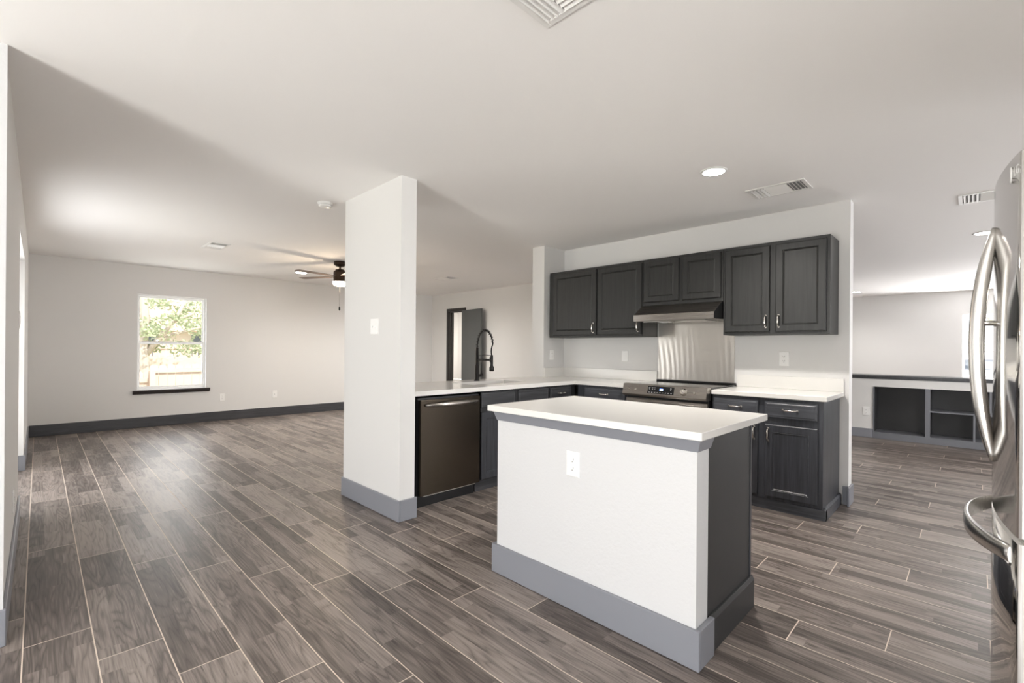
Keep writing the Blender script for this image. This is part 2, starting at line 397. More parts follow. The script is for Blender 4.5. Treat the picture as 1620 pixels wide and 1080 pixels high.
# ------------------------------------------------------------------ windows and doors
def dh_window(name, face, a0, a1, z0, z1, zr, depth, label, sillm=True):
    """double-hung vinyl window set back in its opening"""
    w = thing(name, None, None, (0, 0, 0), kind='structure'); w['label'] = label
    f = .024
    b = MB()
    b.fbox(face, a0, a0 + f, -depth - .06, -depth, z0, z1, .003); b.fbox(face, a1 - f, a1, -depth - .06, -depth, z0, z1, .003)
    b.fbox(face, a0 + f, a1 - f, -depth - .06, -depth, z1 - f, z1, .003); b.fbox(face, a0 + f, a1 - f, -depth - .06, -depth, z0, z0 + f, .003)
    b.build('window_frame', 'frame', w)
    s = .016
    for nm, s0, s1, dd in (('lower_sash', z0 + f, zr + .02, -.012), ('upper_sash', zr - .02, z1 - f, -.038)):
        b = MB(); d0, d1 = -depth + dd - .02, -depth + dd
        b.fbox(face, a0 + f, a0 + f + s, d0, d1, s0, s1); b.fbox(face, a1 - f - s, a1 - f, d0, d1, s0, s1)
        b.fbox(face, a0 + f + s, a1 - f - s, d0, d1, s0, s0 + s * 1.4); b.fbox(face, a0 + f + s, a1 - f - s, d0, d1, s1 - s * 1.4, s1)
        so = b.build(nm, 'frame', w)
        p = MB(); p.fbox(face, a0 + f + s, a1 - f - s, d0 + .008, d0 + .012, s0 + s * 1.4, s1 - s * 1.4); p.build('pane', 'glass', so)
    return w
w1 = dh_window('window_1', ('y-', YF), *W1, 1.28, .055, 'white double-hung window in the far wall looking onto fences')
b = MB(); b.prism([(YF - .055, .558), (YF + .06, .558), (YF + .06, .548), (YF - .002, .500), (YF - .018, .500), (YF - .052, .540)], 'x', .985, 1.97)
b.build('window_sill', 'sill', w1)
w2 = dh_window('window_2', ('x-', XB), -1.60, .185, .74, 1.97, 1.25, .05, 'white window in the back wall beyond the refrigerator handle')
# picture window behind the viewer (lights the room) and two unseen south windows added for fill
for nm, face, a0, a1, z0, z1, lb in (('window_3', ('x+', -3.05), -.95, 2.05, .05, 2.15, 'wide glazed opening in the west wall'),
                                     ('fill_window_4', ('y+', -3.65), 4.6, 6.6, .75, 2.05, 'unseen window added in the south wall for fill light'),
                                     ('fill_window_5', ('y+', -3.65), -2.2, .4, .7, 2.1, 'wide unseen window added in the south wall behind the viewer for fill light')):
    w = thing(nm, None, None, (0, 0, 0), kind='structure'); w['label'] = lb
    b = MB()
    for q0, q1 in ((a0, a0 + .05), ((a0 + a1) / 2 - .03, (a0 + a1) / 2 + .03), (a1 - .05, a1)): b.fbox(face, q0, q1, -.11, -.05, z0, z1)
    b.fbox(face, a0, a1, -.11, -.05, z0, z0 + .05); b.fbox(face, a0, a1, -.11, -.05, z1 - .05, z1); b.build('window_frame', 'frame', w)
    for q0, q1 in ((a0 + .05, (a0 + a1) / 2 - .03), ((a0 + a1) / 2 + .03, a1 - .05)):
        b = MB(); b.fbox(face, q0, q1, -.083, -.078, z0 + .05, z1 - .05); b.build('pane', 'glass', w)
# patio door: glazed slider in the left wall opening
d1 = thing('door_1', None, None, (0, 0, 0), kind='structure'); d1['label'] = 'white sliding glass patio door in the left wall'
b = MB(); F1 = ('x+', XL)
for q0, q1 in ((4.86, 4.92), (6.535, 6.60)): b.fbox(F1, q0, q1, -.22, -.10, 0.002, 2.05, .003)
b.fbox(F1, 4.92, 6.535, -.22, -.10, 1.99, 2.05); b.fbox(F1, 4.92, 6.535, -.22, -.10, 0.002, .05); b.build('door_frame', 'frame', d1)
for q0, q1, dd in ((4.93, 5.76, -.20), (5.70, 6.53, -.165)):
    b = MB()
    b.fbox(F1, q0, q0 + .07, dd, dd + .03, .05, 1.99); b.fbox(F1, q1 - .07, q1, dd, dd + .03, .05, 1.99)
    b.fbox(F1, q0 + .07, q1 - .07, dd, dd + .03, 1.92, 1.99); b.fbox(F1, q0 + .07, q1 - .07, dd, dd + .03, .05, .13)
    so = b.build('sliding_panel', 'frame', d1)
    p = MB(); p.fbox(F1, q0 + .07, q1 - .07, dd + .012, dd + .018, .13, 1.92); p.build('pane', 'glass', so)
b = MB()
b.tube([(XL - .135, 6.49, .92), (XL - .105, 6.485, .95), (XL - .095, 6.485, 1.03), (XL - .105, 6.485, 1.11), (XL - .135, 6.49, 1.14)], .011, 8)
hd = b.build('door_handle', 'chrome', d1)
# interior door: casing, jamb and the leaf folded back against the wall
d2 = thing('door_2', None, None, (0, 0, 0), kind='structure'); d2['label'] = 'charcoal interior door folded open against the far right wall'
b = MB(); F2 = ('x-', XD)
b.fbox(F2, 8.28, 8.345, 0, .018, 0.002, 2.105, .002); b.fbox(F2, 7.70, 7.76, 0, .018, 0.002, 2.105, .002); b.fbox(F2, 7.70, 8.345, 0.001, .019, 2.04, 2.105, .002)
b.build('casing', 'casing', d2)
b = MB(); b.fbox(F2, 8.262, 8.28, -.12, .002, 0.002, 2.04); b.fbox(F2, 7.76, 7.778, -.12, .002, 0.002, 2.04); b.fbox(F2, 7.76, 8.28, -.12, .002, 2.022, 2.04)
b.fbox(F2, 8.25, 8.262, -.085, -.05, .002, 2.02); b.build('jamb', 'casing', d2)
b = MB()
hx, hy, la = XD - .03, 7.755, math.radians(7)
dx, dy = -math.sin(la), -math.cos(la)
pts = [(hx, hy), (hx + dx * .72, hy + dy * .72), (hx + dx * .72 - .035 * math.cos(la), hy + dy * .72 + .035 * math.sin(la)), (hx - .035 * math.cos(la), hy + .035 * math.sin(la))]
b.prism(pts, 'z', .012, 2.04); leaf = b.build('door_leaf', 'door', d2)
b = MB(); b.tube([(hx + dx * .71, hy + dy * .71 - .002, .02), (hx + dx * .71, hy + dy * .71 - .002, 2.03)], .004, 6)
kx, ky = hx + dx * .655, hy + dy * .655
b = MB(); b.tube([(kx - .03, ky, .96), (kx - .075, ky, .96)], .012, 10); b.ball((kx - .095, ky, .96), .027); b.build('door_knob', 'bronze', leaf)
b = MB(); b.fbox(F2, 8.268, 8.284, .0185, .021, .93, 1.0); b.build('strike_plate', 'black', d2)

# ------------------------------------------------------------------ cabinet parts
def pull(face, a, z, parent, vertical=False, ln=.096):
    k, c = face; s = -1 if k[1] == '-' else 1
    pts = []; rs = []
    for i in range(13):
        t = -1 + 2 * i / 12
        d = .006 + .024 * (1 - t ** 4) ** .7 if abs(t) < 1 else .001
        q = t * ln / 2
        aa, zz = (a, z + q) if vertical else (a + q, z)
        pts.append((c + s * d, aa, zz) if k[0] == 'x' else (aa, c + s * d, zz))
        rs.append(.0062 if abs(t) > .8 else .0045 + .0022 * math.cos(t * PI / 1.6))
    b = MB(); b.tube(pts, rs, 8)
    for e in (-1, 1):
        q = e * ln / 2; aa, zz = (a, z + q) if vertical else (a + q, z)
        b.fbox(face, aa - .0075, aa + .0075, 0, .006, zz - .0075, zz + .0075, .002)
    return b.build('pull_handle', 'chrome', parent)

DOOR = [(0, 0), (0, .014), (.006, .020), (.052, .020), (.055, .0165), (.060, .0185), (.066, .0135)]
def cab_door(face, a0, a1, z0, z1, parent, m, handle=None, depth0=0.0):
    b = MB(); b.rings(face, a0, a1, z0, z1, [(i, d + depth0) for i, d in DOOR]); o = b.build('door', m, parent)
    if handle: pull((face[0], face[1] + (.020 + depth0) * (-1 if face[0][1] == '-' else 1)), handle[0], handle[1], o, True)
    return o
def cab_drawer(face, a0, a1, z0, z1, parent, m, handle=True):
    b = MB(); b.rings(face, a0, a1, z0, z1, [(0, 0), (0, .012), (.004, .016), (.014, .0165), (.018, .019)]); o = b.build('drawer', m, parent)
    if handle: pull((face[0], face[1] + .019 * (-1 if face[0][1] == '-' else 1)), (a0 + a1) / 2, (z0 + z1) / 2 + .002, o)
    return o

# ------------------------------------------------------------------ upper cabinets
UX = 4.24; UF = ('x-', UX)
def upper(label, y0, y1, z0, z1, doors):
    c = thing('wall_cabinet', label, 'cabinet', (UX + .15, (y0 + y1) / 2, z0), 'charcoal wall cabinets over the range wall')
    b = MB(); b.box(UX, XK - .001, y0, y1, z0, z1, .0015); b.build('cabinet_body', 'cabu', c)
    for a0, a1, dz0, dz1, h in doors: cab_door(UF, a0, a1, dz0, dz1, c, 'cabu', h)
    return c
upper('tall pair of charcoal wall cabinet doors left of the range hood, beside the wall stub', 2.362, 3.575, 1.362, 2.122,
      [(2.914, 3.508, 1.385, 2.095, (2.945, 1.462)), (2.374, 2.892, 1.385, 2.095, (2.405, 1.462))])
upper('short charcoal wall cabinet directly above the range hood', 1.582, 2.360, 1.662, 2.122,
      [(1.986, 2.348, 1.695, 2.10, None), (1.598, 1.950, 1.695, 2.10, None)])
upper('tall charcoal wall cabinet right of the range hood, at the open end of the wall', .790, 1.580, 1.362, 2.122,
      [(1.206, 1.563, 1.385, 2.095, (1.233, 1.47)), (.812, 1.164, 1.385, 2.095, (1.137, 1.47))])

# range hood
hood = thing('range_hood', 'brushed steel under-cabinet range hood above the range', 'range hood', (4.3, 1.965, 1.497))
b = MB(); b.prism([(4.045, 1.500), (4.045, 1.560), (4.215, 1.660), (XK - .001, 1.660), (XK - .001, 1.512), (4.10, 1.500)], 'y', 1.588, 2.355, .002)
b.build('hood_shell', 'rsteel', hood)
b = MB(); b.prism([(4.05, 1.503), (4.05, 1.556), (4.217, 1.655), (4.53, 1.655), (4.53, 1.515)], 'y', 1.5865, 1.5885); b.build('side_cheek', 'black', hood)
for y in (1.70, 2.02):
    b = MB(); b.box(4.14, 4.44, y, y + .28, 1.495, 1.5005); b.build('grease_filter', 'steelh', hood)
b = MB(); b.box(4.18, 4.25, 2.06, 2.16, 1.490, 1.4955, .002); b.build('hood_lamp', 'white', hood)

# steel backsplash panel
b = MB(); b.box(XK - .004, XK - .0005, 1.590, 2.352, .905, 1.5115); sp_ = tag(b.build('steel_backsplash', 'splash', origin=(XK, 1.97, .905)), 'shiny buffed steel splash panel on the wall behind the range', 'backsplash')

# ------------------------------------------------------------------ base cabinets, kitchen run (face X=3.97)
KX = 3.97; KF = ('x-', KX); CT, CTT = .900, .036
rc = thing('base_cabinet', 'charcoal base cabinet with two drawers at the open right end of the range wall', 'cabinet', (4.26, 1.17, 0), 'charcoal base cabinets')
b = MB(); b.box(KX, XK - .014, .775, 1.562, .085, CT - CTT - .0005, .0015); b.build('cabinet_body', 'cab', rc)
b = MB(); b.prism([(3.982, .001), (3.982, .078), (3.992, .092), (4.02, .092), (4.02, .001)], 'y', .757, 1.562, .001)
b.prism([(.757, .001), (.757, .078), (.767, .092), (.776, .092), (.776, .001)], 'x', 3.984, XK - .014, .001); b.build('toe_board', 'cabh', rc)
cab_drawer(KF, .808, 1.158, .716, .840, rc, 'cabh'); cab_drawer(KF, 1.206, 1.548, .716, .840, rc, 'cabh')
cab_door(KF, .806, 1.156, .108, .662, rc, 'cab', (1.130, .585)); cab_door(KF, 1.206, 1.548, .108, .662, rc, 'cab', (1.232, .585))
lc = thing('base_cabinet', 'charcoal base cabinet with one wide drawer between the inside corner and the range', 'cabinet', (4.26, 2.65, 0), 'charcoal base cabinets')
b = MB(); b.box(KX, XK - .001, 2.358, 2.955, .085, CT - CTT - .0005, .0015); b.build('cabinet_body', 'cab', lc)
b = MB(); b.box(4.0, 4.03, 2.358, 2.955, .001, .085); b.build('toe_board', 'cabh', lc)
cab_drawer(KF, 2.385, 2.865, .720, .842, lc, 'cabh'); cab_door(KF, 2.385, 2.865, .108, .662, lc, 'cab', (2.41, .585))

# peninsula (face Y=2.99)
PF = ('y-', 2.99)
sc_ = thing('base_cabinet', 'charcoal sink base cabinet right of the dishwasher, two plain drawer fronts', 'cabinet', (3.08, 3.3, 0), 'charcoal base cabinets')
b = MB(); b.box(2.628, 3.535, 2.99, 3.62, .10, .60, .0015); b.box(2.628, 3.535, 2.99, 3.075, .60, CT - CTT - .0005); b.box(2.628, 2.648, 2.99, 3.62, .60, CT - CTT - .0005); b.box(3.515, 3.535, 2.99, 3.62, .60, CT - CTT - .0005); b.build('cabinet_body', 'cabd', sc_)
b = MB(); b.box(2.628, 3.535, 3.035, 3.05, .001, .10); b.build('toe_board', 'greyd', sc_)
for a0, a1 in ((2.645, 3.050), (3.100, 3.520)):
    cab_drawer(PF, a0, a1, .722, .848, sc_, 'cabx', False)
    cab_door(PF, a0, a1, .112, .685, sc_, 'cab', (a1 - .03 if a0 < 3 else a0 + .03, .60))
dc = thing('base_cabinet', 'narrow charcoal drawer cabinet in the inside corner with a small bar pull', 'cabinet', (3.73, 3.3, 0), 'charcoal base cabinets')
b = MB(); b.box(3.537, 3.968, 2.99, 3.60, .10, CT - CTT - .0005, .0015); b.build('cabinet_body', 'cabd', dc)
b = MB(); b.box(3.537, 3.968, 3.035, 3.05, .001, .10); b.build('toe_board', 'greyd', dc)
cab_drawer(PF, 3.552, 3.885, .722, .848, dc, 'cabx'); cab_door(PF, 3.552, 3.885, .112, .685, dc, 'cab', (3.58, .60))
# back of the peninsula
b = MB(); b.box(1.917, 4.168, 3.622, 3.70, .001, CT - CTT - .0005); struct(b.build('wall_peninsula', 'wall'))

# dishwasher
dw = thing('dishwasher', 'dark stainless dishwasher under the counter beside the white pillar', 'dishwasher', (2.31, 3.2, 0))
b = MB(); b.box(2.012, 2.618, 2.985, 3.58, .10, .845); b.build('tub_body', 'black', dw)
b = MB(); b.box(2.018, 2.612, 2.955, 2.985, .105, .832, .006, 2); dd = b.build('door', 'dsteel', dw)
b = MB(); pts = []; rr = []
for i in range(25):
    t = -1 + 2 * i / 24; pts.append((2.318 + t * .262, 2.948 - .042 * (1 - abs(t) ** 3.5), .792)); rr.append(.009 + .011 * (1 - t * t))
b.tube(pts, rr, 12, sx=.75, sideways=(0, 1, 0)); b.build('bar_handle', 'rsteel', dd)
b = MB(); b.box(2.02, 2.61, 3.03, 3.045, .001, .10); b.build('toe_kick', 'black', dw)
b = MB(); b.box(2.06, 2.58, 2.975, 3.03, .094, .1045); b.build('bottom_strip', 'steelh', dw)

# countertops
cl = thing('countertop', 'white quartz L-shaped countertop over the dishwasher, sink and inside corner', 'countertop', (3.0, 3.3, CT - CTT))
SX0, SX1, SY0, SY1 = 2.74, 3.43, 3.185, 3.515
b = MB(); z0, z1 = CT - CTT, CT
for x0, x1, y0, y1 in ((1.917, SX0, 2.965, 3.76), (SX0, SX1, 2.965, SY0), (SX0, SX1, SY1, 3.76), (SX1, 3.94, 2.965, 3.76), (3.94, 4.168, 2.358, 3.76), (4.168, XK - .0005, 2.358, 3.604)):
    b.box(x0, x1, y0, y1, z0, z1)
bmesh.ops.remove_doubles(b.bm, verts=b.bm.verts[:], dist=.0002); b.build('worktop', 'quartz', cl)
b = MB(); b.box(XK - .02, XK - .0008, 2.358, 3.603, CT, 1.008, .002); b.box(4.171, XK - .02, 3.585, 3.604, CT, 1.008, .002); b.build('backsplash', 'quartz', cl)
cr = thing('countertop', 'white quartz countertop on the cabinet right of the range', 'countertop', (4.24, 1.15, CT - CTT))
b = MB(); b.box(3.94, XK - .0008, .748, 1.563, z0, z1, .003); b.build('worktop', 'quartz', cr)
b = MB(); b.box(XK - .02, XK - .0008, .748, 1.563, CT, 1.008, .002); b.build('backsplash', 'quartz', cr)

# sink
sk = thing('kitchen_sink', 'stainless undermount sink sunk in the peninsula counter', 'sink', (3.08, 3.35, .70))
b = MB(); zt = z0
b.box(SX0 - .01, SX0 - .004, SY0 - .004, SY1 + .004, .68, zt - .0005); b.box(SX1 + .004, SX1 + .01, SY0 - .004, SY1 + .004, .68, zt - .0005)
b.box(SX0 - .01, SX1 + .01, SY0 - .010, SY0 - .004, .68, zt - .0005); b.box(SX0 - .01, SX1 + .01, SY1 + .004, SY1 + .010, .68, zt - .0005); b.box(SX0 - .01, SX1 + .01, SY0 - .01, SY1 + .01, .674, .68)
b.build('basin', 'steelh', sk)
b = MB(); b.lathe([(.0, .6835), (.03, .6835), (.045, .686), (.045, .6805)], (3.08, 3.36)); b.build('drain', 'chrome', sk)

# faucet
fx, fy = 3.12, 3.585
fa = thing('kitchen_faucet', 'tall black spring-neck kitchen faucet behind the sink', 'faucet', (fx, fy, CT))
ux, uy = .12, -.993
b = MB(); b.lathe([(.0, CT + .0005), (.029, CT + .0005), (.029, CT + .012), (.021, CT + .018), (.021, CT + .16), (.016, CT + .165), (.016, CT + .335), (0, CT + .336)], (fx, fy), 20); b.build('faucet_body', 'blackm', fa)
b = MB(); b.tube([(fx, fy, .955), (fx + .03, fy - .0, .955), (fx + .07, fy, .957)], [.014, .017, .017], 12); b.tube([(fx + .062, fy, .965), (fx + .058, fy, 1.09)], [.006, .005], 8); b.build('lever_handle', 'blackm', fa)
arc = []
for i in range(33):
    t = i / 32
    if t < .62:
        a = PI * (1 - t / .62 * .93); rad = .105
        arc.append((.105 + rad * math.cos(a), 1.235 + .175 * math.sin(a)))
    else:
        q = (t - .62) / .38; r0 = .105 + .105 * math.cos(PI * .07); z_ = 1.235 + .175 * math.sin(PI * .07)
        arc.append((r0 + (.195 - r0) * q - .012 * math.sin(q * PI), z_ + (1.155 - z_) * q))
P3 = lambda r, z: (fx + ux * r, fy + uy * r, z)
b = MB(); b.tube([P3(r, z) for r, z in arc], .0075, 8); b.build('hose', 'blackm', fa)
# spring coil around the rising hose
cp = []; n = 24; turns = 15
for i in range(turns * 10 + 1):
    t = i / (turns * 10) * 19.5; k0 = min(int(t), 31); q = t - k0
    r = arc[k0][0] * (1 - q) + arc[k0 + 1][0] * q; z = arc[k0][1] * (1 - q) + arc[k0 + 1][1] * q
    dr, dz = arc[k0 + 1][0] - arc[k0][0], arc[k0 + 1][1] - arc[k0][1]; ln_ = math.hypot(dr, dz); nr, nz = -dz / ln_, dr / ln_
    a = i / 10 * 2 * PI; cr_, cs_ = .0135 * math.cos(a), .0135 * math.sin(a)
    x, y, zz = P3(r + nr * cr_, z + nz * cr_); cp.append((x + uy * cs_ * -1, y + ux * cs_, zz))
b = MB(); b.tube(cp, .0026, 5); b.build('spring_coil', 'blackm', fa)
b = MB(); b.lathe([(.0, 1.165), (.012, 1.165), (.014, 1.145), (.014, 1.06), (.024, 1.04), (.024, 1.008), (.018, 1.004), (0, 1.004)], P3(.195, 0)[:2], 16); b.build('spray_head', 'blackm', fa)
b = MB(); b.tube([P3(.0, 1.115), P3(.19, 1.115)], .010, 10); b.tube([P3(.19, 1.095), P3(.19, 1.145)], .018, 12); b.tube([P3(0, 1.155), P3(.10, 1.165), P3(.195, 1.158)], .003, 6); b.build('support_arm', 'blackm', fa)

# ------------------------------------------------------------------ range
rg = thing('kitchen_range', 'stainless slide-in electric range between the two charcoal base cabinets', 'range', (4.2, 1.96, 0))
RY0, RY1 = 1.574, 2.346
b = MB(); b.box(3.93, XK - .012, RY0, RY1, .06, .898, .002); b.build('oven_body', 'black', rg)
b = MB(); b.box(3.885, XK - .008, RY0 - .004, RY1 + .004, .898, .912, .003); b.build('cooktop', 'cook', rg)
b = MB(); b.box(XK - .05, XK - .006, RY0 - .002, RY1 + .002, .9125, .926, .002); b.build('rear_trim', 'blackm', rg)
b = MB(); b.prism([(3.875, .914), (3.895, .916), (3.95, .916), (3.95, .806), (3.862, .806), (3.848, .822)], 'y', RY0 - .006, RY1 + .006, .002); cpn = b.build('control_panel', 'rsteel', rg)
sl = (3.875 - 3.848) / (.914 - .822)
def onpanel(y, z, d=0): return (3.848 + (z - .822) * sl - d, y, z)
b = MB()
for (ya, za, yb, zb, d) in ((1.850, .838, 2.098, .903, .0012),):
    v = [b.bm.verts.new(onpanel(*p)) for p in ((ya, za, d), (yb, za, d), (yb, zb, d), (ya, zb, d), (ya, za, -.004), (yb, za, -.004), (yb, zb, -.004), (ya, zb, -.004))]
    for q in ((0, 1, 2, 3), (7, 6, 5, 4), (0, 4, 5, 1), (1, 5, 6, 2), (2, 6, 7, 3), (3, 7, 4, 0)): b.bm.faces.new([v[i] for i in q])
dsp = b.build('display_glass', 'cook', rg)
def ptile(b, y, z, w, h, d=.0018):
    v = [b.bm.verts.new(onpanel(*p)) for p in ((y - w, z - h, d), (y + w, z - h, d), (y + w, z + h, d), (y - w, z + h, d))]; b.bm.faces.new(v)
b = MB(); ptile(b, 1.966, .876, .015, .007); b.build('clock_digits', 'lcd', dsp)
for i in range(9):
    b = MB(); ptile(b, 2.08 - i * .026, .849, .006, .002); b.build('key_legend', 'legend', dsp)
for y in (2.080, 2.052, 2.030, 1.880):
    b = MB(); ptile(b, y, .889, .007, .002); b.build('key_legend', 'legend', dsp)
    b = MB(); ptile(b, y, .877, .005, .0016); b.build('key_legend', 'legend', dsp)
def knob(y, z, r, ln, m='chrome', nm='knob'):
    b = MB(); p0 = Vector(onpanel(y, z, 0)); nrm = Vector((-1, 0, sl)).normalized()
    if r > .015:
        b.tube([p0, p0 + nrm * .006, p0 + nrm * .008, p0 + nrm * ln], [r * 1.15, r * 1.15, r * .9, r * .82], 20)
        q = p0 + nrm * ln; b.tube([q + Vector((0, .02, .02)) * (r / .026), q + Vector((0, -.02, -.02)) * (r / .026)], .005, 6)
    else: b.tube([p0, p0 + nrm * ln], [r, r * .8], 12)
    return b.build(nm, m, rg)
knob(1.762, .868, .027, .028)
for y in (2.285, 2.215, 1.668): knob(y, .866, .010, .012, 'chrome', 'knob_post')
b = MB(); b.box(3.905, 3.93, RY0 + .004, RY1 - .004, .21, .783, .004); od = b.build('oven_door', 'rsteel', rg)
b = MB(); b.box(3.903, 3.906, RY0 + .10, RY1 - .10, .30, .64); b.build('door_window', 'cook', od)
b = MB(); b.tube([(3.86, RY0 + .03, .742), (3.86, RY1 - .03, .742)], .013, 12)
for y in (RY0 + .06, RY1 - .06): b.tube([(3.86, y, .742), (3.906, y, .742)], .009, 8)
b.build('oven_handle', 'steelh', od)
b = MB(); b.box(3.905, 3.93, RY0 + .004, RY1 - .004, .065, .20, .004); b.build('storage_drawer', 'rsteel', rg)
for y in (RY0 + .05, RY1 - .05):
    for x in (3.97, 4.48):
        b = MB(); b.lathe([(.018, .001), (.018, .06)], (x, y), 10); b.build('levelling_foot', 'black', rg)

# ------------------------------------------------------------------ island
IX0, IX1, IY0, IY1, IT = 1.780, 2.43, .757, 1.865, .914
isl = thing('kitchen_island', 'kitchen island with white front panel and charcoal end panels under a white slab', 'kitchen island', (2.1, 1.3, 0))
b = MB(); b.box(IX0, 1.888, IY0, IY1, 0.001, .8815); b.build('front_panel', 'wallrough', isl)
b = MB(); b.box(1.8885, 2.395, IY0 + .008, IY1 - .008, .001, .8815, .001); b.build('end_panel', 'panel', isl)
b = MB(); b.box(2.396, 2.415, IY0 + .004, IY1 - .004, .08, .8815, .002); b.build('face_frame', 'cab', isl)
IF = ('x+', 2.415)
for a0, a1 in ((.785, 1.14), (1.16, 1.46), (1.48, 1.84)):
    cab_drawer(IF, a0, a1, .72, .85, isl, 'cabh'); cab_door(IF, a0, a1, .11, .69, isl, 'cab', (a0 + .03, .61))
b = MB(); b.box(IX0 - .016, IX0, IY0 - .02, IY1 + .027, .001, .153, .002); b.box(IX0 - .001, 1.912, IY0 - .02, IY0, .001, .153, .002); b.box(IX0 - .001, 1.912, IY1, IY1 + .027, .001, .153, .002)
b.build('front_baseboard', 'grey', isl)
b = MB(); b.prism([(IY0 - .010, .001), (IY0 - .010, .13), (IY0 - .002, .148), (IY0 + .010, .148), (IY0 + .010, .001)], 'x', 1.9125, 2.416, .001); b.build('side_baseboard', 'panel', isl)
# crown strip under the top: slopes out from the panel, mitred round both front corners
b = MB()
lo, hi = .832, .8815
def ring(off, z): return [(1.90, IY0 - off, z), (IX0 - off, IY0 - off, z), (IX0 - off, IY1 + off, z), (1.90, IY1 + off, z)]
A = [b.bm.verts.new(p) for p in ring(.004, lo)]; B = [b.bm.verts.new(p) for p in ring(.020, hi)]; C_ = [b.bm.verts.new(p) for p in ring(-.001, lo)]; D = [b.bm.verts.new(p) for p in ring(-.001, hi)]
for i in range(3):
    for P, Q in ((A, B), (B, D), (D, C_), (C_, A)): b.bm.faces.new((P[i], P[i + 1], Q[i + 1], Q[i]))
b.bm.faces.new((A[0], B[0], D[0], C_[0])); b.bm.faces.new((A[3], C_[3], D[3], B[3]))
b.build('crown_moulding', 'grey', isl)
b = MB(); b.box(1.742, 2.522, .724, 1.912, .882, IT, .003, 2); tag(b.build('island_countertop', 'quartz', origin=(2.13, 1.32, .882)), 'white quartz slab on top of the kitchen island', 'countertop')

# ------------------------------------------------------------------ refrigerator
FX0, FXC, FX1 = 1.915, 2.335, 2.755
def fy_(x): return -.0435 - .244 * (x - FXC) ** 2
fr = thing('refrigerator', 'stainless french-door refrigerator at the right edge, bottom freezer', 'refrigerator', (FXC, -.45, 0))
b = MB(); b.box(FX0 + .003, FX1 - .003, -.86, -.150, .03, 1.765, .004); b.build('fridge_body', 'steelside', fr)
def fdoor(nm, x0, x1, z0, z1, th=.062):
    """door with a bowed front and softly rounded long edges"""
    b = MB(); n = 16; r = .008
    xs = [x0, x0 + .0025, x0 + r] + [x0 + r + (x1 - x0 - 2 * r) * i / n for i in range(1, n)] + [x1 - r, x1 - .0025, x1]
    def front(x):
        e = min(x - x0, x1 - x); dy = 0
        if e < r: q = 1 - e / r; dy = r * (1 - math.sqrt(max(0, 1 - q * q)))
        return fy_(x) - dy
    poly = [(x, front(x)) for x in xs] + [(x1, -.145), (x0, -.145)]
    b.prism(poly, 'z', z0, z1)
    for f in b.bm.faces:
        if abs(f.normal.z) < .5: f.smooth = False
    o = b.build(nm, 'steel', fr); o.data.materials.append(M['steelside'])
    for p in o.data.polygons:
        if abs(p.normal.x) > .85 or abs(p.normal.z) > .9: p.material_index = 1
    return o
rd = fdoor('door', FX0, FXC - .002, .707, 1.785); ld = fdoor('door', FXC + .002, FX1, .707, 1.785)
fz = fdoor('freezer_drawer', FX0, FX1, .06, .690)
for o in (rd, ld, fz):
    o.data.polygons.foreach_set('use_smooth', [abs(p.normal.z) < .5 and p.normal.y > .1 for p in o.data.polygons])
b = MB(); b.prism([(x, fy_(x) - .012) for x in [FX0 + .84 * i / 16 for i in range(17)]] + [(FX1, -.15), (FX0, -.15)], 'z', .690, .707); b.build('door_gap_seal', 'steelh', fr)
b = MB(); b.box(FX0 + .02, FX1 - .02, -.80, -.15, .001, .06); b.build('toe_grille', 'black', fr)
for x, par in ((FXC - .042, rd), (FXC + .042, ld)):
    b = MB(); pts = []; rs = []
    for i in range(29):
        t = -1 + 2 * i / 28
        pts.append((x, fy_(x) - .002 + .044 * (1 - t * t), 1.25 + t * .398)); rs.append(.009 + .0115 * (1 - t ** 4))
    b.tube(pts, rs, 16, sx=.72, sideways=(1, 0, 0)); h = b.build('bow_handle', 'steelh', par)
    b = MB(); b.tube([(x, fy_(x) - .002, 1.325), (x, fy_(x) + .037, 1.325)], .0075, 10); b.build('handle_post', 'steelh', h)
b = MB(); rows = []
for i in range(31):
    t = -1 + 2 * i / 30; x = FXC + t * .36; off = .004 + .066 * (1 - abs(t) ** 2.4)
    yb = fy_(x) + off; hh = .030 - .004 * t * t
    rows.append([b.bm.verts.new((x, yb - .011, .640 - hh)), b.bm.verts.new((x, yb, .640 - hh * .8)), b.bm.verts.new((x, yb + .003, .640)), b.bm.verts.new((x, yb, .640 + hh * .8)), b.bm.verts.new((x, yb - .011, .640 + hh))])
for A, B in zip(rows, rows[1:]):
    for k in range(5): f = b.bm.faces.new((A[k], A[(k + 1) % 5], B[(k + 1) % 5], B[k])); f.smooth = k < 4
b.bm.faces.new(rows[0]); b.bm.faces.new(rows[-1][::-1]); b.build('freezer_handle', 'steelh', fz)
# maker's mark on the near door: ring badge and two letters
def letters(txt, size, loc, rot, m, name, parent):
    cu = bpy.data.curves.new('lettering', 'FONT'); cu.body = txt; cu.size = size; cu.extrude = .0006; cu.align_x = 'LEFT'
    tmp = bpy.data.objects.new('lettering', cu); COL.objects.link(tmp)
    bpy.context.view_layer.update()
    me = bpy.data.meshes.new_from_object(tmp); bpy.data.objects.remove(tmp); bpy.data.curves.remove(cu)
    mw = Matrix.Translation(loc) @ Euler(rot).to_matrix().to_4x4(); org = Vector(ORG[parent.name])
    me.transform(mw); me.transform(Matrix.Translation(-org)); me.materials.append(M[m])
    o = bpy.data.objects.new(name, me); COL.objects.link(o); o.parent = parent; ORG[o.name] = tuple(org); return o
lx = 1.968
letters('LG', .036, Vector((lx, fy_(lx) + .0015, 1.728)), (PI / 2, 0, PI + .19), 'white', 'badge_letters', rd)
b = MB(); cxl = lx + .028; yy = fy_(cxl)
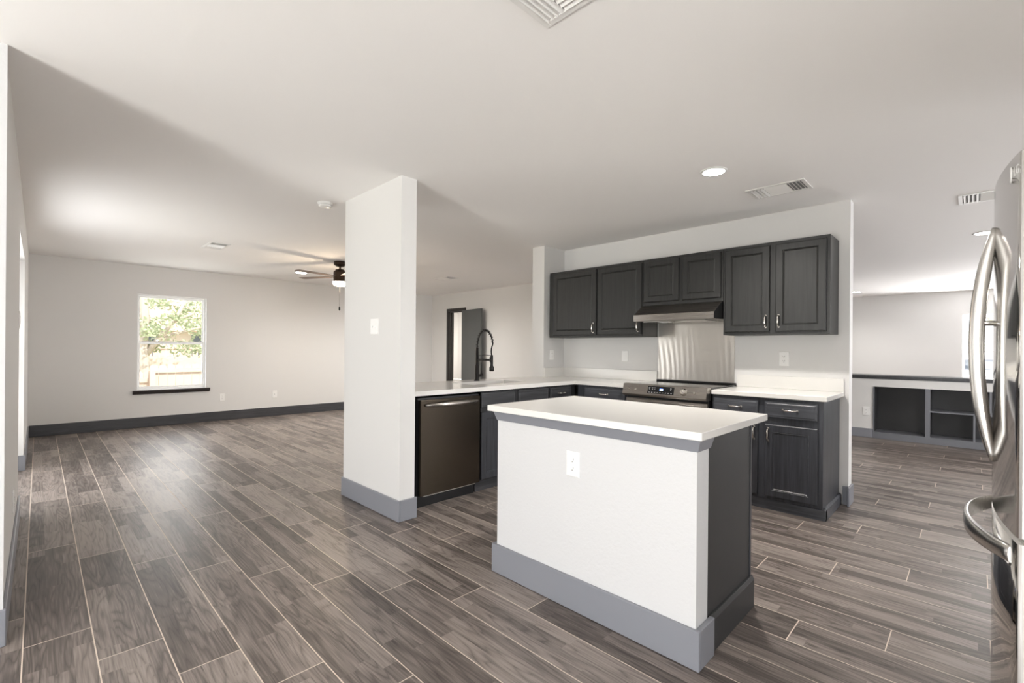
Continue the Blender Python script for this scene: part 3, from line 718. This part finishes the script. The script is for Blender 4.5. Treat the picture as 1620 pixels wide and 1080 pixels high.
ringp = [(cxl + .021 * math.cos(2 * PI * k / 28), yy + .001 + .0 * k, 1.741 + .021 * math.sin(2 * PI * k / 28)) for k in range(27)]
b.tube(ringp, .002, 6); b.tube([(cxl + .004, yy + .001, 1.752), (cxl + .004, yy + .001, 1.732), (cxl - .007, yy + .001, 1.732)], .0016, 6); b.build('badge_ring', 'white', rd)

# ------------------------------------------------------------------ half wall with built-in shelves (beyond the kitchen)
HX = 8.40; HY0, HY1 = -1.75, 2.6
b = MB()   # the low white wall around the niche
b.box(HX, HX + .38, 1.037, HY1, 0, .845); b.box(HX, HX + .38, HY0, 1.037, .735, .845); b.box(HX + .34, HX + .38, HY0, 1.037, 0, .735); b.box(HX, HX + .34, HY0, -1.02, 0, .735)
struct(b.build('wall_half', 'wall'))
bboard('baseboard_half', [(HX - .014, HX, 1.04, HY1), (HX - .014, HX, HY0, -1.02)], 'grey', .13)
b = MB(); b.box(HX - .035, HX + .41, HY0, HY1, .872, .897, .003); b.box(HX - .018, HX + .395, HY0, HY1, .858, .8725, .002); b.box(HX - .008, HX + .385, HY0, HY1, .845, .8585)
struct(b.build('trim_1', 'greyd'))
bs = thing('built_in_shelves', 'grey open shelving built into the low wall beyond the kitchen', 'shelves', (HX + .17, .0, 0))
b = MB(); b.box(HX - .014, HX + .006, -1.02, 1.037, .001, .092); b.box(HX - .014, HX + .006, .426, .477, .092, .734); b.box(HX - .014, HX + .006, 1.022, 1.037, .092, .734); b.box(HX - .014, HX + .006, -1.02, -.985, .092, .734)
b.build('face_frame', 'shelf', bs)
b = MB(); b.box(HX + .33, HX + .339, -1.015, 1.03, .05, .734); b.box(HX + .006, HX + .33, .43, .473, .092, .734); b.box(HX + .006, HX + .33, 1.026, 1.036, .09, .734); b.box(HX + .006, HX + .33, -1.015, -1.0, .09, .734); b.build('back_panel', 'shelfback', bs)
b = MB(); b.box(HX + .0, HX + .33, -1.0, 1.026, .075, .0915); b.build('bottom_board', 'shelf', bs)
b = MB(); b.box(HX + .002, HX + .33, -1.0, .43, .424, .442); b.build('shelf_board', 'shelf', bs)
b = MB(); b.box(HX + .002, HX + .33, -.005, .016, .0915, .424); b.build('divider', 'shelf', bs)
b = MB(); b.box(HX + .002, HX + .33, -.15, -.128, .442, .734); b.build('divider', 'shelf', bs)

# ------------------------------------------------------------------ outlets and switches
GO = 'white wall outlets and switches'
def plate(kind, label, face, a, z, w=.075, h=.118):
    k, c = face
    loc = (c, a, z) if k[0] == 'x' else (a, c, z)
    nm, cat = {'outlet': ('power_outlet', 'outlet'), 'switch': ('light_switch', 'switch'), 'rocker': ('light_switch', 'switch'), 'cable': ('wall_plate', 'wall plate'), 'gfci': ('power_outlet', 'outlet')}[kind]
    t = thing(nm, label, cat, loc, GO)
    b = MB(); b.rings(face, a - w / 2, a + w / 2, z - h / 2, z + h / 2, [(0, 0.0003), (0, .004), (.004, .0065)]); b.build('cover_plate', 'white', t)
    s = -1 if k[1] == '-' else 1
    F = (k, c)
    if kind == 'outlet':
        for dz in (.0195, -.0195):
            b = MB(); n = 20; ring_ = []
            def P(aa, d, zz): return (c + s * d, aa, zz) if k[0] == 'x' else (aa, c + s * d, zz)
            lo_ = [b.bm.verts.new(P(a + .0165 * math.cos(2 * PI * i / n), .006, z + dz + max(-.0135, min(.0135, .0165 * math.sin(2 * PI * i / n))))) for i in range(n)]
            hi_ = [b.bm.verts.new(P(a + .0158 * math.cos(2 * PI * i / n), .0085, z + dz + max(-.013, min(.013, .0158 * math.sin(2 * PI * i / n))))) for i in range(n)]
            for i in range(n): b.bm.faces.new((lo_[i], lo_[(i + 1) % n], hi_[(i + 1) % n], hi_[i]))
            b.bm.faces.new(hi_); rec = b.build('receptacle', 'white', t)
            b = MB()
            for da, hh in ((-.0065, .0042), (.0065, .0036)): b.fbox(F, a + da - .0012, a + da + .0012, .0083, .0090, z + dz + .004 - hh, z + dz + .004 + hh)
            b.fbox(F, a - .0022, a + .0022, .0083, .0090, z + dz - .0098, z + dz - .0055); b.build('slots', 'slot', rec)
    elif kind == 'switch':
        for da in (-.023, .023):
            b = MB(); b.fbox(F, a + da - .005, a + da + .005, .006, .0075, z - .012, z + .012); b.fbox(F, a + da - .0035, a + da + .0035, .0075, .016, z - .008, z + .003, .001); b.build('toggle', 'white', t)
    elif kind in ('rocker', 'gfci'):
        b = MB(); b.rings(F, a - .0165, a + .0165, z - .033, z + .033, [(0, .005), (0, .0085), (.002, .0095)]); rk = b.build('rocker', 'white', t)
        if kind == 'gfci':
            for dz in (.02, -.02):
                b = MB()
                for da in (-.006, .006): b.fbox(F, a + da - .001, a + da + .001, .0092, .0099, z + dz - .004, z + dz + .004)
                b.build('slots', 'slot', rk)
    else:
        b = MB(); b.fbox(F, a - .006, a + .006, .006, .012, z - .006, z + .006, .001); b.build('socket', 'legend', t)
    return t
plate('outlet', 'white duplex outlet on the front of the kitchen island', ('x-', IX0), 1.348, .682)
plate('switch', 'double toggle light switch on the white pillar', ('x-', 1.79), 3.235, 1.385, .116, .118)
plate('rocker', 'white plate with a rocker under the left wall cabinet, above the counter', ('x-', XK), 2.748, 1.158)
plate('outlet', 'white duplex outlet under the right wall cabinet, above the short counter', ('x-', XK), 1.180, 1.158, .078, .122)
plate('gfci', 'slim white outlet on the side of the wall stub at the counter end', ('y-', 3.605), 4.315, 1.160, .07)
plate('outlet', 'white outlet low on the far wall just right of the window', ('y-', YF), 2.155, .386, .08, .125)
plate('cable', 'white plate low on the far wall, second from the window', ('y-', YF), 2.975, .388, .08, .125)
plate('outlet', 'white outlet on the low wall left of the built-in shelves', ('x-', HX), 1.118, .375, .08, .12)
plate('outlet', 'white outlet low on the left wall near the patio door', ('x+', XL), 3.85, .34)
plate('rocker', 'white switch on the left wall beside the patio door', ('x+', XL), 4.74, 1.40)

# ------------------------------------------------------------------ ceiling fittings
def downlight(label, x, y, r=.085, power=18, cone=140):
    t = thing('recessed_light', label, 'ceiling light', (x, y, CEIL), 'round recessed ceiling lights')
    b = MB(); b.lathe([(r * .80, CEIL - .0005), (r, CEIL - .0005), (r * .98, CEIL - .005), (r * .82, CEIL - .008), (r * .80, CEIL - .004)], (x, y), 32); b.build('trim_ring', 'white', t)
    b = MB(); b.lathe([(0, CEIL - .0045), (r * .81, CEIL - .0045)], (x, y), 32); b.build('lens', 'can', t)
    d = bpy.data.lights.new('downlight_lamp', 'SPOT'); d.energy = power; d.spot_size = math.radians(cone); d.spot_blend = .9; d.shadow_soft_size = .07; d.color = (1, .96, .90)
    lo = bpy.data.objects.new('downlight_lamp', d); COL.objects.link(lo); lo.location = (0, 0, -.03); lo.parent = t
    return t
downlight('bright round recessed light in the kitchen ceiling above the island', 3.215, 1.270, .085, 36, 152)
downlight('round recessed light in the ceiling just left of the refrigerator handle', 6.72, -.06, .09)
downlight('small distant recessed light in the ceiling by the end of the range wall', 11.6, 1.72, .09)
downlight('round recessed light in the ceiling beside the fan blades', 2.985, 7.78, .10, 7)
downlight('added recessed fill light in the living room ceiling, unseen behind the white pillar', 4.45, 7.10, .10, 52, 172)  # added lamp, brightens the interior door wall and the peninsula top
downlight('added recessed fill light, unseen, in the breakfast nook ceiling near the west window', -1.60, .70, .085, 30, 160)  # added lamp behind the viewer, brightens the near floor

def vent(label, x0, x1, y0, y1, axis, group='white ceiling air vents', split=True):
    """stamped register: frame, then three banks of slats; 'axis' is the long direction"""
    t = thing('ceiling_vent', label, 'vent', ((x0 + x1) / 2, (y0 + y1) / 2, CEIL), group)
    b = MB(); z = CEIL; w = .026
    for q in ((x0, x1, y0, y0 + w), (x0, x1, y1 - w, y1), (x0, x0 + w, y0 + w, y1 - w), (x1 - w, x1, y0 + w, y1 - w)): b.box(q[0], q[1], q[2], q[3], z - .007, z - .0005, .002)
    b.build('vent_frame', 'vent', t)
    b = MB(); b.box(x0 + w, x1 - w, y0 + w, y1 - w, z - .0015, z - .0005); b.build('duct_opening', 'dark', t)
    ix0, ix1, iy0, iy1 = x0 + w, x1 - w, y0 + w, y1 - w
    def slat(x, y, lx, ly, tilt, along):
        bb = bmesh.new(); bmesh.ops.create_cube(bb, size=1)
        R = Euler((tilt, 0, 0)).to_matrix() if along == 'x' else Euler((0, tilt, 0)).to_matrix()
        for v in bb.verts: v.co = R @ Vector((v.co.x * lx, v.co.y * ly, v.co.z * .0012)) + Vector((x, y, z - .006))
        b.merge(bb)
    L_ = (iy1 - iy0) if axis == 'y' else (ix1 - ix0); W_ = (ix1 - ix0) if axis == 'y' else (iy1 - iy0)
    b = MB(); nb = max(4, int(L_ * .27 / .022))
    for bank, f0, f1, tl in ((0, 0, .27, .7), (2, .73, 1, -.7)):
        for i in range(nb):
            p = f0 + (f1 - f0) * (i + .5) / nb
            if axis == 'y': slat((ix0 + ix1) / 2, iy0 + p * L_, W_, .017, tl, 'x')
            else: slat(ix0 + p * L_, (iy0 + iy1) / 2, .017, W_, -tl, 'y')
    nm = max(4, int(W_ / .022))
    for i in range(nm):
        p = (i + .5) / nm; tl = .6
        if axis == 'y': slat(ix0 + p * W_, (iy0 + iy1) / 2, .018, L_ * .44, tl, 'y')
        else: slat((ix0 + ix1) / 2, iy0 + p * W_, L_ * .44, .018, tl, 'x')
    b.build('slats', 'vent', t)
    return t
vent('white ceiling vent at the top edge of the picture', 1.00, 1.345, .80, 1.160, 'y')
vent('white ceiling vent between the kitchen light and the wall cabinets', 3.765, 4.030, .862, 1.252, 'y')
vent('white ceiling vent partly hidden by the top of the refrigerator', 5.00, 5.30, -.30, .105, 'y')
vent('white ceiling vent in front of the far wall above the window', 1.385, 1.600, 6.29, 6.72, 'y')
vent('white ceiling vent right of the white pillar, before the interior door', 4.83, 5.05, 6.30, 6.75, 'y')

sm = thing('smoke_detector', 'small round white smoke detector on the ceiling left of the pillar', 'smoke detector', (1.69, 3.90, CEIL))
b = MB(); b.lathe([(0, CEIL - .034), (.045, CEIL - .034), (.052, CEIL - .028), (.056, CEIL - .010), (.062, CEIL - .008), (.062, CEIL - .0005)], (1.69, 3.90), 28); b.build('detector_body', 'white', sm)
b = MB(); b.lathe([(.0535, CEIL - .022), (.0545, CEIL - .015)], (1.69, 3.90), 28); b.build('vent_slot', 'slot', sm)

# ceiling fan
cxf, cyf = 2.99, 6.395
fan = thing('ceiling_fan', 'dark bronze ceiling fan with a glowing light, half hidden behind the pillar', 'ceiling fan', (cxf, cyf, CEIL))
b = MB(); b.lathe([(0, CEIL - .0005), (.083, CEIL - .0005), (.083, CEIL - .045), (.05, CEIL - .068), (.016, CEIL - .07), (.016, CEIL - .075)], (cxf, cyf), 28); b.build('canopy', 'bronze', fan)
b = MB(); b.lathe([(.014, CEIL - .07), (.014, CEIL - .118)], (cxf, cyf), 14); b.build('downrod', 'bronze', fan)
b = MB(); b.lathe([(0, CEIL - .112), (.06, CEIL - .112), (.064, CEIL - .128), (.085, CEIL - .138), (.088, CEIL - .16), (.088, CEIL - .27), (.093, CEIL - .285), (.0, CEIL - .286)], (cxf, cyf), 32); b.build('motor_housing', 'bronze', fan)
b = MB(); b.lathe([(.093, CEIL - .286), (.094, CEIL - .30), (.086, CEIL - .325), (.06, CEIL - .342), (0, CEIL - .348)], (cxf, cyf), 32); b.build('light_lens', 'fanlight', fan)
lamp = bpy.data.lights.new('fan_lamp', 'POINT'); lamp.energy = 5; lamp.color = (1, .78, .55); lamp.shadow_soft_size = .06
lo = bpy.data.objects.new('fan_lamp', lamp); COL.objects.link(lo); lo.parent = fan; lo.location = (0, 0, -.40)
for i in range(5):
    a = yaw - PI / 2 + math.radians(-124 + 72 * i)
    dirv = Vector((math.cos(a), math.sin(a), 0)); sd = Vector((-dirv.y, dirv.x, 0)); c0 = Vector((cxf, cyf, CEIL - .212))
    b = MB(); top = []; bot = []
    for r, w in ((.07, .022), (.14, .026), (.18, .050), (.40, .060), (.60, .066), (.645, .058), (.66, .035)):
        for e, lst in ((1, 0), (-1, 1)):
            pass
        p = c0 + dirv * r
        l1, l2 = p + sd * w + Vector((0, 0, w * .03)), p - sd * w - Vector((0, 0, w * .03))
        top.append((b.bm.verts.new(l1 + Vector((0, 0, .003))), b.bm.verts.new(l2 + Vector((0, 0, .003))))); bot.append((b.bm.verts.new(l1), b.bm.verts.new(l2)))
    for q in range(len(top) - 1):
        b.bm.faces.new((top[q][0], top[q][1], top[q + 1][1], top[q + 1][0])); b.bm.faces.new((bot[q][1], bot[q][0], bot[q + 1][0], bot[q + 1][1]))
        b.bm.faces.new((top[q][0], top[q + 1][0], bot[q + 1][0], bot[q][0])); b.bm.faces.new((top[q][1], bot[q][1], bot[q + 1][1], top[q + 1][1]))
    b.bm.faces.new((top[0][0], bot[0][0], bot[0][1], top[0][1])); b.bm.faces.new((top[-1][0], top[-1][1], bot[-1][1], bot[-1][0]))
    b.build('blade', 'blade', fan)
b = MB(); b.tube([(cxf - .02, cyf - .035, CEIL - .335), (cxf - .02, cyf - .035, CEIL - .635)], .0018, 5); pc = b.build('pull_chain', 'bronze', fan)
b = MB(); b.tube([(cxf - .02, cyf - .035, CEIL - .635), (cxf - .02, cyf - .035, CEIL - .65), (cxf - .02, cyf - .035, CEIL - .68), (cxf - .02, cyf - .035, CEIL - .695)], [.006, .011, .011, .005], 10); b.build('chain_fob', 'black', pc)

# ------------------------------------------------------------------ toilet seen through the interior door
tx, ty = 8.20, 9.86
to = thing('toilet', 'white toilet glimpsed through the open interior door', 'toilet', (tx, ty, 0))
b = MB(); b.box(tx + .04, tx + .22, ty - .21, ty + .21, .40, .745, .02, 3); b.build('tank', 'cer', to)
b = MB(); b.box(tx + .025, tx + .23, ty - .225, ty + .225, .746, .78, .01, 2); b.build('tank_lid', 'cer', to)
b = MB(); b.lathe([(0, .001), (.13, .001), (.12, .05), (.10, .16), (.16, .30), (.20, .385), (.19, .40), (.0, .40)], (tx - .18, ty), 28)
for v in b.bm.verts: v.co.x = tx - .18 + (v.co.x - (tx - .18)) * 1.3
b.box(tx - .08, tx + .2, ty - .10, ty + .10, .001, .40, .02, 2); b.build('bowl', 'cer', to)
b = MB(); b.lathe([(0, .425), (.19, .425), (.205, .415), (.205, .402), (0, .402)], (tx - .18, ty), 28)
for v in b.bm.verts: v.co.x = tx - .18 + (v.co.x - (tx - .18)) * 1.3
b.build('seat_lid', 'cer', to)
b = MB(); b.tube([(tx + .04, ty + .15, .68), (tx + .02, ty + .15, .68), (tx + .018, ty + .08, .672)], .008, 8); b.build('flush_lever', 'chrome', to)

# ------------------------------------------------------------------ outdoors
b = MB(); b.box(-20, 13, 9.08, 60, -.72, -.55); b.box(-40, -3.3, -60, 9.08, -.72, -.55); struct(b.build('ground', 'grass'))
b = MB(); b.box(12.95, 90, -60, 60, -.45, -.25); struct(b.build('driveway', 'drive'))
def picket_fence(label, x0, x1, Y, ztop, zbot, pw=.142, rails=(), post=(), cat='fence', dog=True, gap=.006, back=False):
    t = thing('wood_fence', label, cat, ((x0 + x1) / 2, Y, zbot), 'wooden yard fences')
    b = MB(); x = x0; random.seed(int(abs(x0 * 100)) + int(Y))
    while x < x1:
        h = ztop + random.uniform(-.008, .008); q = .035
        pts = [(x, zbot), (x + pw, zbot), (x + pw, h - q), (x + pw - q, h), (x + q, h), (x, h - q)] if dog else [(x, zbot), (x + pw, zbot), (x + pw, h), (x, h)]
        b.prism(pts, 'y', Y, Y + .018); x += pw + gap
    b.build('pickets', 'cedar', t)
    for z in rails:
        b = MB(); b.box(x0, x1, Y - .04, Y - .001, z - .045, z + .045); b.build('rail', 'cedar', t)
    for p in post:
        b = MB(); b.box(p - .045, p + .045, Y - .13, Y - .041, zbot, ztop - .12); b.build('post', 'cedar', t)
    return t
picket_fence('nearer cedar fence panel outside the window, lower left section', -3.2, 1.62, 12.30, .70, -.55, rails=(.52, .20, -.3), post=(-1.2, .3))
picket_fence('nearer cedar fence panel outside the window, taller right section', 1.63, 7.5, 12.22, .84, -.55, rails=(.72, .30, -.3), post=(1.66, 3.9, 6.1))
t = picket_fence('far cedar fence below the neighbouring roof', -2.0, 9.0, 18.0, 1.35, .45, rails=(1.2, .6), cat='fence', dog=False, gap=.03)
b = MB(); b.box(-2, 9, 17.7, 17.95, .62, .90); b.box(-2, 9, 17.8, 17.9, -.55, .30); b.build('beam', 'cedar', t)
nh = thing('neighbour_house', 'tan roofed neighbouring house beyond the far fence', 'house', (6.0, 30, -.5))
b = MB(); b.box(1.5, 14, 27, 35, -.5, 2.0); b.build('house_wall', 'brick', nh)
b = MB(); b.prism([(26.3, 1.95), (31, 4.1), (35.7, 1.95)], 'x', 1.0, 14.5); b.build('house_roof', 'roof', nh)
for x in (3.0, 5.2, 8.0):
    b = MB(); b.box(x, x + .9, 26.96, 27.0, .8, 1.8); b.build('house_window', 'carglass', nh)

def tree(name, label, base, trunk, branches, leaves, leafm, seed, group=None):
    t = thing(name, label, 'tree', base, group)
    random.seed(seed); b = MB()
    for pts, r0, r1 in trunk + branches:
        n = len(pts); b.tube(pts, [r0 + (r1 - r0) * i / (n - 1) for i in range(n)], 8)
    b.build('trunk_and_branches', 'bark', t)
    b = MB()
    for c, rad, cnt in leaves:
        for _ in range(cnt):
            d = Vector((random.gauss(0, 1), random.gauss(0, 1), random.gauss(0, .7))); d = d.normalized() * rad * random.random() ** .5
            p = Vector(c) + Vector((d.x * 1.4, d.y, d.z)); s = random.uniform(.035, .07)
            e = Euler((random.uniform(0, 6), random.uniform(0, 6), random.uniform(0, 6))).to_matrix()
            vs = [b.bm.verts.new(p + e @ Vector(q)) for q in ((0, -s, 0), (s * .5, 0, .01), (0, s, 0), (-s * .5, 0, -.01))]; b.bm.faces.new(vs)
    f = b.build('foliage', leafm, t); f['kind'] = 'stuff'
    return t
tb = (1.95, 15.0, -.55)
lv = []
random.seed(11)
for i in range(46): lv.append(((random.uniform(1.6, 4.3), random.uniform(14.2, 16.4), random.uniform(1.55, 3.0)), random.uniform(.20, .38), 75))
for i in range(8): lv.append(((random.uniform(1.9, 3.6), 15.2, random.uniform(1.0, 1.35)), .22, 60))
tree('shade_tree', 'spreading pale barked tree between the two cedar fences', tb,
     [([tb, (1.92, 15, .4), (1.85, 15, 1.2), (1.9, 15, 1.9), (1.85, 15, 2.8), (1.9, 15, 4.0)], .14, .06)],
     [([(1.9, 15, 1.0), (2.2, 15, 1.45), (2.55, 14.9, 2.0), (2.9, 14.9, 2.9)], .08, .03), ([(2.0, 15, 1.2), (2.5, 15.1, 1.55), (3.1, 15, 1.75), (3.9, 15, 2.0)], .06, .02),
      ([(1.85, 15, 1.6), (1.6, 15, 2.1), (1.3, 15, 2.8)], .05, .02), ([(2.45, 14.9, 1.85), (2.9, 15, 2.1), (3.4, 15, 2.7)], .04, .015)], lv, 'leaf', 5)
# street side, through the back window
lv = []; random.seed(21)
for i in range(70): lv.append(((random.uniform(27, 29), random.uniform(-6.5, 2.2), random.uniform(1.55, 4.6)), random.uniform(.35, .6), 60))
tree('street_tree', 'leafy yellow-green tree across the street behind the parked car', (28, -1.5, -.25),
     [([(28, -1.5, -.25), (28, -1.45, 1.2), (28.1, -1.6, 2.4), (28, -1.4, 3.6)], .2, .08)], [([(28, -1.5, 1.6), (28, -.7, 2.4), (28, .2, 3.2)], .09, .03), ([(28, -1.5, 1.8), (28, -2.5, 2.6), (28, -3.6, 3.2)], .09, .03)], lv, 'leaf2', 9)
car = thing('parked_car', 'pale parked car outside the back window', 'car', (24, -.6, -.25))
prof = [(-2.9, .05), (1.55, .05), (1.62, .30), (1.55, .52), (.95, .66), (.35, 1.12), (-1.35, 1.16), (-2.15, .72), (-2.85, .62), (-2.98, .35)]
b = MB(); b.prism([(-.6 + p[0] + .7, -.25 + .18 + p[1]) for p in prof], 'x', 23.2, 24.9, .06); b.build('car_body', 'carp', car)
b = MB(); b.prism([(-.6 + .7 + p[0], -.25 + .18 + p[1]) for p in ((.82, .70), (.33, 1.07), (-1.28, 1.10), (-1.95, .72))], 'x', 23.18, 24.92); b.build('side_glass', 'carglass', car)
for yy in (.95, -1.95):
    for xx in (23.15, 24.75):
        b = MB(); b.tube([(xx, yy + .1, .08), (xx + .2, yy + .1, .08)], .33, 20); w_ = b.build('wheel', 'tyre', car)
